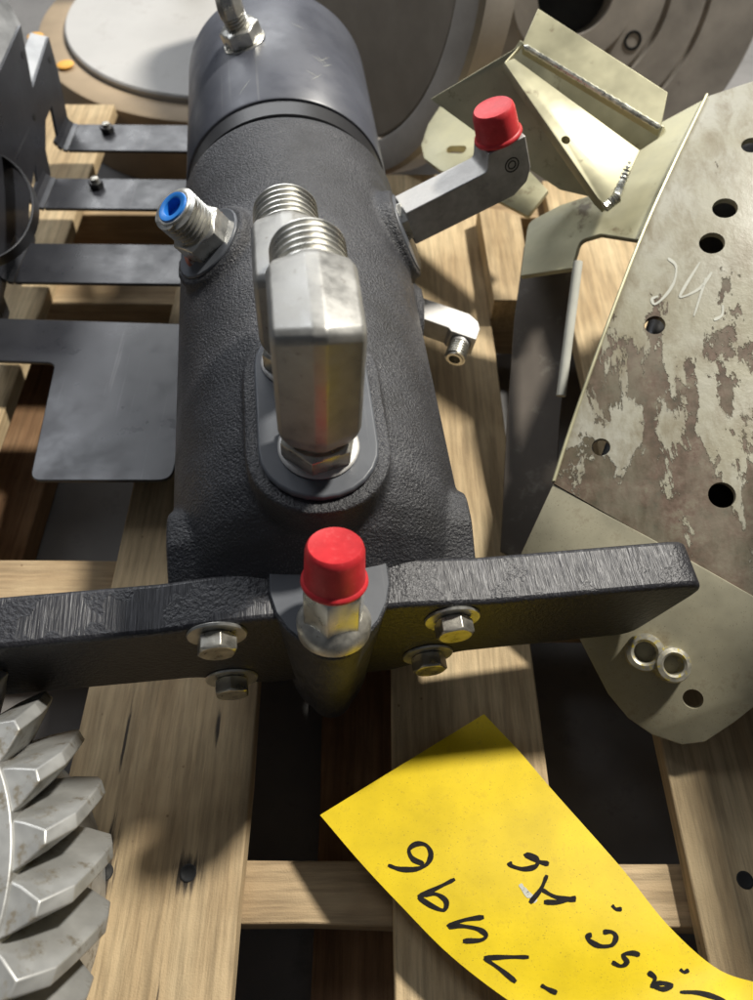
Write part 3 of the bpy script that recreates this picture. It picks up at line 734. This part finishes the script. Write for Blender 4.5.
# side faces left of the ridge
def onplane(anchors, px):
    a, b, c = [at(*q) for q in anchors]; n_ = (b - a).cross(c - a)
    return [CAM + ray(x, y) * ((a - CAM).dot(n_) / ray(x, y).dot(n_)) for x, y in px]
slab('side_plate', onplane(((704, 99, .233), (639, 240, .189), (528, 240, .13)), rounded([(704, 99), (639, 240), (600, 234), (580, 240), (572, 268), (520, 276), (528, 222), (560, 205), (606, 190), (650, 128)], [0, 0, 8, 10, 0, 0, 14, 8, 0, 0], 3)), .005, M_olive, wf, wo, .0008)
slab('side_column', onplane(((528, 240, .115), (560, 420, .055), (508, 520, .012)), [(524, 246), (578, 246), (570, 330), (560, 420), (556, 500), (524, 562), (500, 552), (506, 430), (514, 320)]), .005, M_mott_shade, wf, wo, .0008)
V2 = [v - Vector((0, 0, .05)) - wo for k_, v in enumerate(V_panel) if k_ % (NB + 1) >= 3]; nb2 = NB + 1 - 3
build('added_backing', V2, [[i * nb2 + j, i * nb2 + j + 1, (i + 1) * nb2 + j + 1, (i + 1) * nb2 + j] for i in range(NA) for j in range(nb2 - 1)], M_dark, wf, smooth=True, up=True).modifiers.new('solid', 'SOLIDIFY').thickness = .004  # dark sheet added beneath the panel so its holes read black
a, b = at(578, 262, .162), at(561, 396, .10)
build('edge_rod', *xf(lathe([(.0045, 0), (.0045, (b - a).length)], 12), frame(a - wo, b - a)), M_chalk, wf, smooth=True)
CH = [[(668, 258), (676, 266), (674, 282), (665, 296), (655, 304), (652, 299), (658, 296)], [(700, 262), (684, 288), (681, 297), (700, 288), (712, 272)], [(706, 278), (694, 316)], [(723, 305), (722, 315), (714, 320)]]
for L in CH: strokes('chalk_mark', [L], 2.6, me_bvh, M_chalk, wf, wo, .0004, 5)
E1 = [at(*q) + Vector((0, 0, .002)) for q in ridge]
V, F = [], []
for k, p in enumerate(spline(E1, 24)):
    for i in range(6): V.append(p - wo + Vector((.0016 * math.cos(R(60 * i)), 0, .0016 * math.sin(R(60 * i)))))
for k in range(24): F += [[6 * k + i, 6 * k + (i + 1) % 6, 6 * k + 6 + (i + 1) % 6, 6 * k + 6 + i] for i in range(6)]
build('ridge_edge', V, F, M_olive, wf, smooth=True)

slab('shade_plate', [Vector(q) for q in ((.44, .02, .0), (.44, .62, .0), (.44, .62, .20), (.44, .46, .42), (.44, .10, .43), (.44, .02, .36))], .008, M_rust, wf, wo, .001)  # plate added out of view to shade the lower-right boards

# gusseted yellow bracket welded to it
gb = empty('gusset_bracket', at(600, 160, .2)); tag(gb, 'yellow zinc plated angle bracket with triangular gusset behind the red capped elbow', 'bracket'); go = gb.location.copy()
def G(name, q, th=.006, mat=M_olive): return slab(name, [at(*p) for p in q], th, mat, gb, go, .0008)
G('top_flange', [(538, 8, .285), (668, 92, .258), (661, 128, .240), (522, 44, .268)], .014)
G('web', [(520, 40, .235), (664, 126, .215), (650, 158, .195), (506, 60, .215)], .005)
gus = G('gusset', [(504, 62, .262), (514, 58, .262), (640, 150, .225), (619, 196, .206), (606, 206, .200), (598, 198, .205)], .011)
G('back_plate', [(430, 99, .215), (521, 45, .262), (506, 62, .255), (598, 199, .19), (560, 190, .17), (500, 150, .185)], .009)
sl = slab('slot_plate', [at(*q) for q in ((440, 106, .13), (428, 124, .12), (421, 145, .112), (424, 158, .11), (440, 170, .11), (528, 216, .11), (548, 190, .125), (500, 140, .14))], .006, M_olive, gb, go, .0008)
def weldline(q0, q1, r=.004, n=14):
    a, b = at(*q0), at(*q1); V, F = [], []; M = frame((0, 0, 0), b - a)
    rw_ = random.Random(int(r * 1e5)); n *= 2
    for k in range(n * 2 + 1):
        c = a.lerp(b, k / (2 * n)); rr = r * (.86 + .2 * math.sin(k * 1.1) ** 2 + rw_.uniform(-.08, .08)) * (.5 if k in (0, 2 * n) else 1)
        V += [c - go + M @ Vector((rr * math.cos(R(45 * i)), rr * math.sin(R(45 * i)), 0)) for i in range(8)]
    for k in range(2 * n): F += [[8 * k + i, 8 * k + (i + 1) % 8, 8 * k + 8 + (i + 1) % 8, 8 * k + 8 + i] for i in range(8)]
    F += [list(range(8)), [16 * n + i for i in range(8)]]
    return build('weld_bead', V, F, M_weld, gb, smooth=True)
weldline((524, 46, .268), (660, 128, .240), .0026)
weldline((618, 197, .207), (604, 208, .20), .0048, 6)
weldline((630, 160, .218), (615, 200, .204), .0042, 8)
bpy.context.view_layer.update()
# slot hole as a dark through-recess
bpy.context.view_layer.update()
sb = BVHTree.FromPolygons([at(*q) for q in ((440, 106, .13), (428, 124, .12), (421, 145, .112), (424, 158, .11), (440, 170, .11), (528, 216, .11), (548, 190, .125), (500, 140, .14))], [list(range(8))])
h, n_, _, _ = sb.ray_cast(CAM, ray(456, 149))
wo_keep = wo; wo = go
P = arc(.007, 0, .0055, -90, 90, 8) + arc(-.007, 0, .0055, 90, 270, 8)
bake_cut(sl, xf(prism(P, -.03, .03), frame(h - go, n_, (1, -.35, 0))))
gq = [at(*q) for q in ((504, 62, .262), (619, 196, .206), (640, 150, .225))]; gn = (gq[1] - gq[0]).cross(gq[2] - gq[0]).normalized()
gh = CAM + ray(566, 139) * ((gq[0] - CAM).dot(gn) / ray(566, 139).dot(gn))
bake_cut(gus, xf(lathe([(.0042, -.03), (.0042, .03)], 20), frame(gh - go, gn, (1, 0, 0))))
wo = wo_keep

# offcut of wood and round parts behind
oc = slab('wood_offcut', [at(*q) for q in ((478, 205, .03), (520, 215, .03), (534, 300, .03), (494, 300, .03))], .045, M_wood, None, Vector((0, 0, 0)), .001); tag(oc, 'small pale wood offcut beside the shaded mottled plate', 'wood block')

def viewdisc(px, py, dist, turn, tiltup=0):
    c = CAM + ray(px, py) * dist; z = -ray(px, py); M = frame(c, z, (1, 0, 0)); return M @ Matrix.Rotation(R(turn), 4, 'Y') @ Matrix.Rotation(R(tiltup), 4, 'X')
Md = viewdisc(347, -45, 1.20, -54)
k = 1.22 / 905.0
dsc = empty('round_disc', M=Md); tag(dsc, 'large plain grey iron disc with raised rim leaning behind the actuator', 'disc')
build('disc_face', *lathe([(.01, -.03), (163 * k, -.03), (163 * k, 0), (.01, 0)], 96), M_disc, dsc, bevel=.002)
build('disc_rim', *lathe([(166 * k, -.045), (201 * k, -.045), (201 * k, .002), (197 * k, .008), (170 * k, .008), (166 * k, .004), (166 * k, -.045)], 96, False), M_hub, dsc, smooth=True)
Mh = viewdisc(575, -10, 1.31, 10); k = 1.31 / 905.0
hub = empty('hub_disc', M=Mh); tag(hub, 'grey round hub plate with ring grooves and bolt holes behind the yellow bracket', 'hub')
pr = [(38 * k, -.05), (38 * k, .012), (62 * k, .012), (64 * k, 0), (91 * k, 0), (92.5 * k, -.006), (96 * k, -.006), (97.5 * k, 0), (131 * k, 0), (132.5 * k, -.006), (135.5 * k, -.006), (137 * k, 0), (190 * k, 0), (192 * k, -.004), (192 * k, -.05)]
build('hub_plate', *lathe(pr, 96, False), M_hub, hub, smooth=True)
build('bore', *lathe([(.002, -.049), (42 * k, -.049), (42 * k, -.044), (.002, -.044)], 48), M_dark, hub)  # dark disc closes the hub hole, its black is painted-in shade
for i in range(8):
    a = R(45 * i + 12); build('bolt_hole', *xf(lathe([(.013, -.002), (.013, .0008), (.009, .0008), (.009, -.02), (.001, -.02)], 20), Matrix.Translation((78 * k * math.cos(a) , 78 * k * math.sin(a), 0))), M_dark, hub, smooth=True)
dr_ = empty('round_drum', (-.25, 1.45, ZF)); tag(dr_, 'white round lid with tan rim behind the black bracket', 'drum')
build('lid', *lathe([(.01, .10), (.297, .10), (.303, .104), (.303, .128), (.300, .131), (.01, .133)], 128), M_white, dr_, smooth=True)
build('rim', *lathe([(.25, .001), (.352, .001), (.352, .118), (.348, .12), (.306, .12), (.306, .09)], 128, False), M_tan, dr_, smooth=True)
for q in ((36, 38), (66, 66)):
    p = at(*q, -.008); build('paint_dot', *xf(lathe([(.012, 0), (.014, .003), (.010, .005)], 20), Matrix.Translation(p - Vector((-.25, 1.45, ZF)))), M_orange, dr_, smooth=True)
p = at(208, 62, ZF)
V, F = boxv(p.x - .032, p.x + .032, p.y, p.y + .04, ZF, .35); o = build('post', V, F, M_teal, bevel=.002); tag(o, 'teal painted post behind the left side of the black cap', 'post')
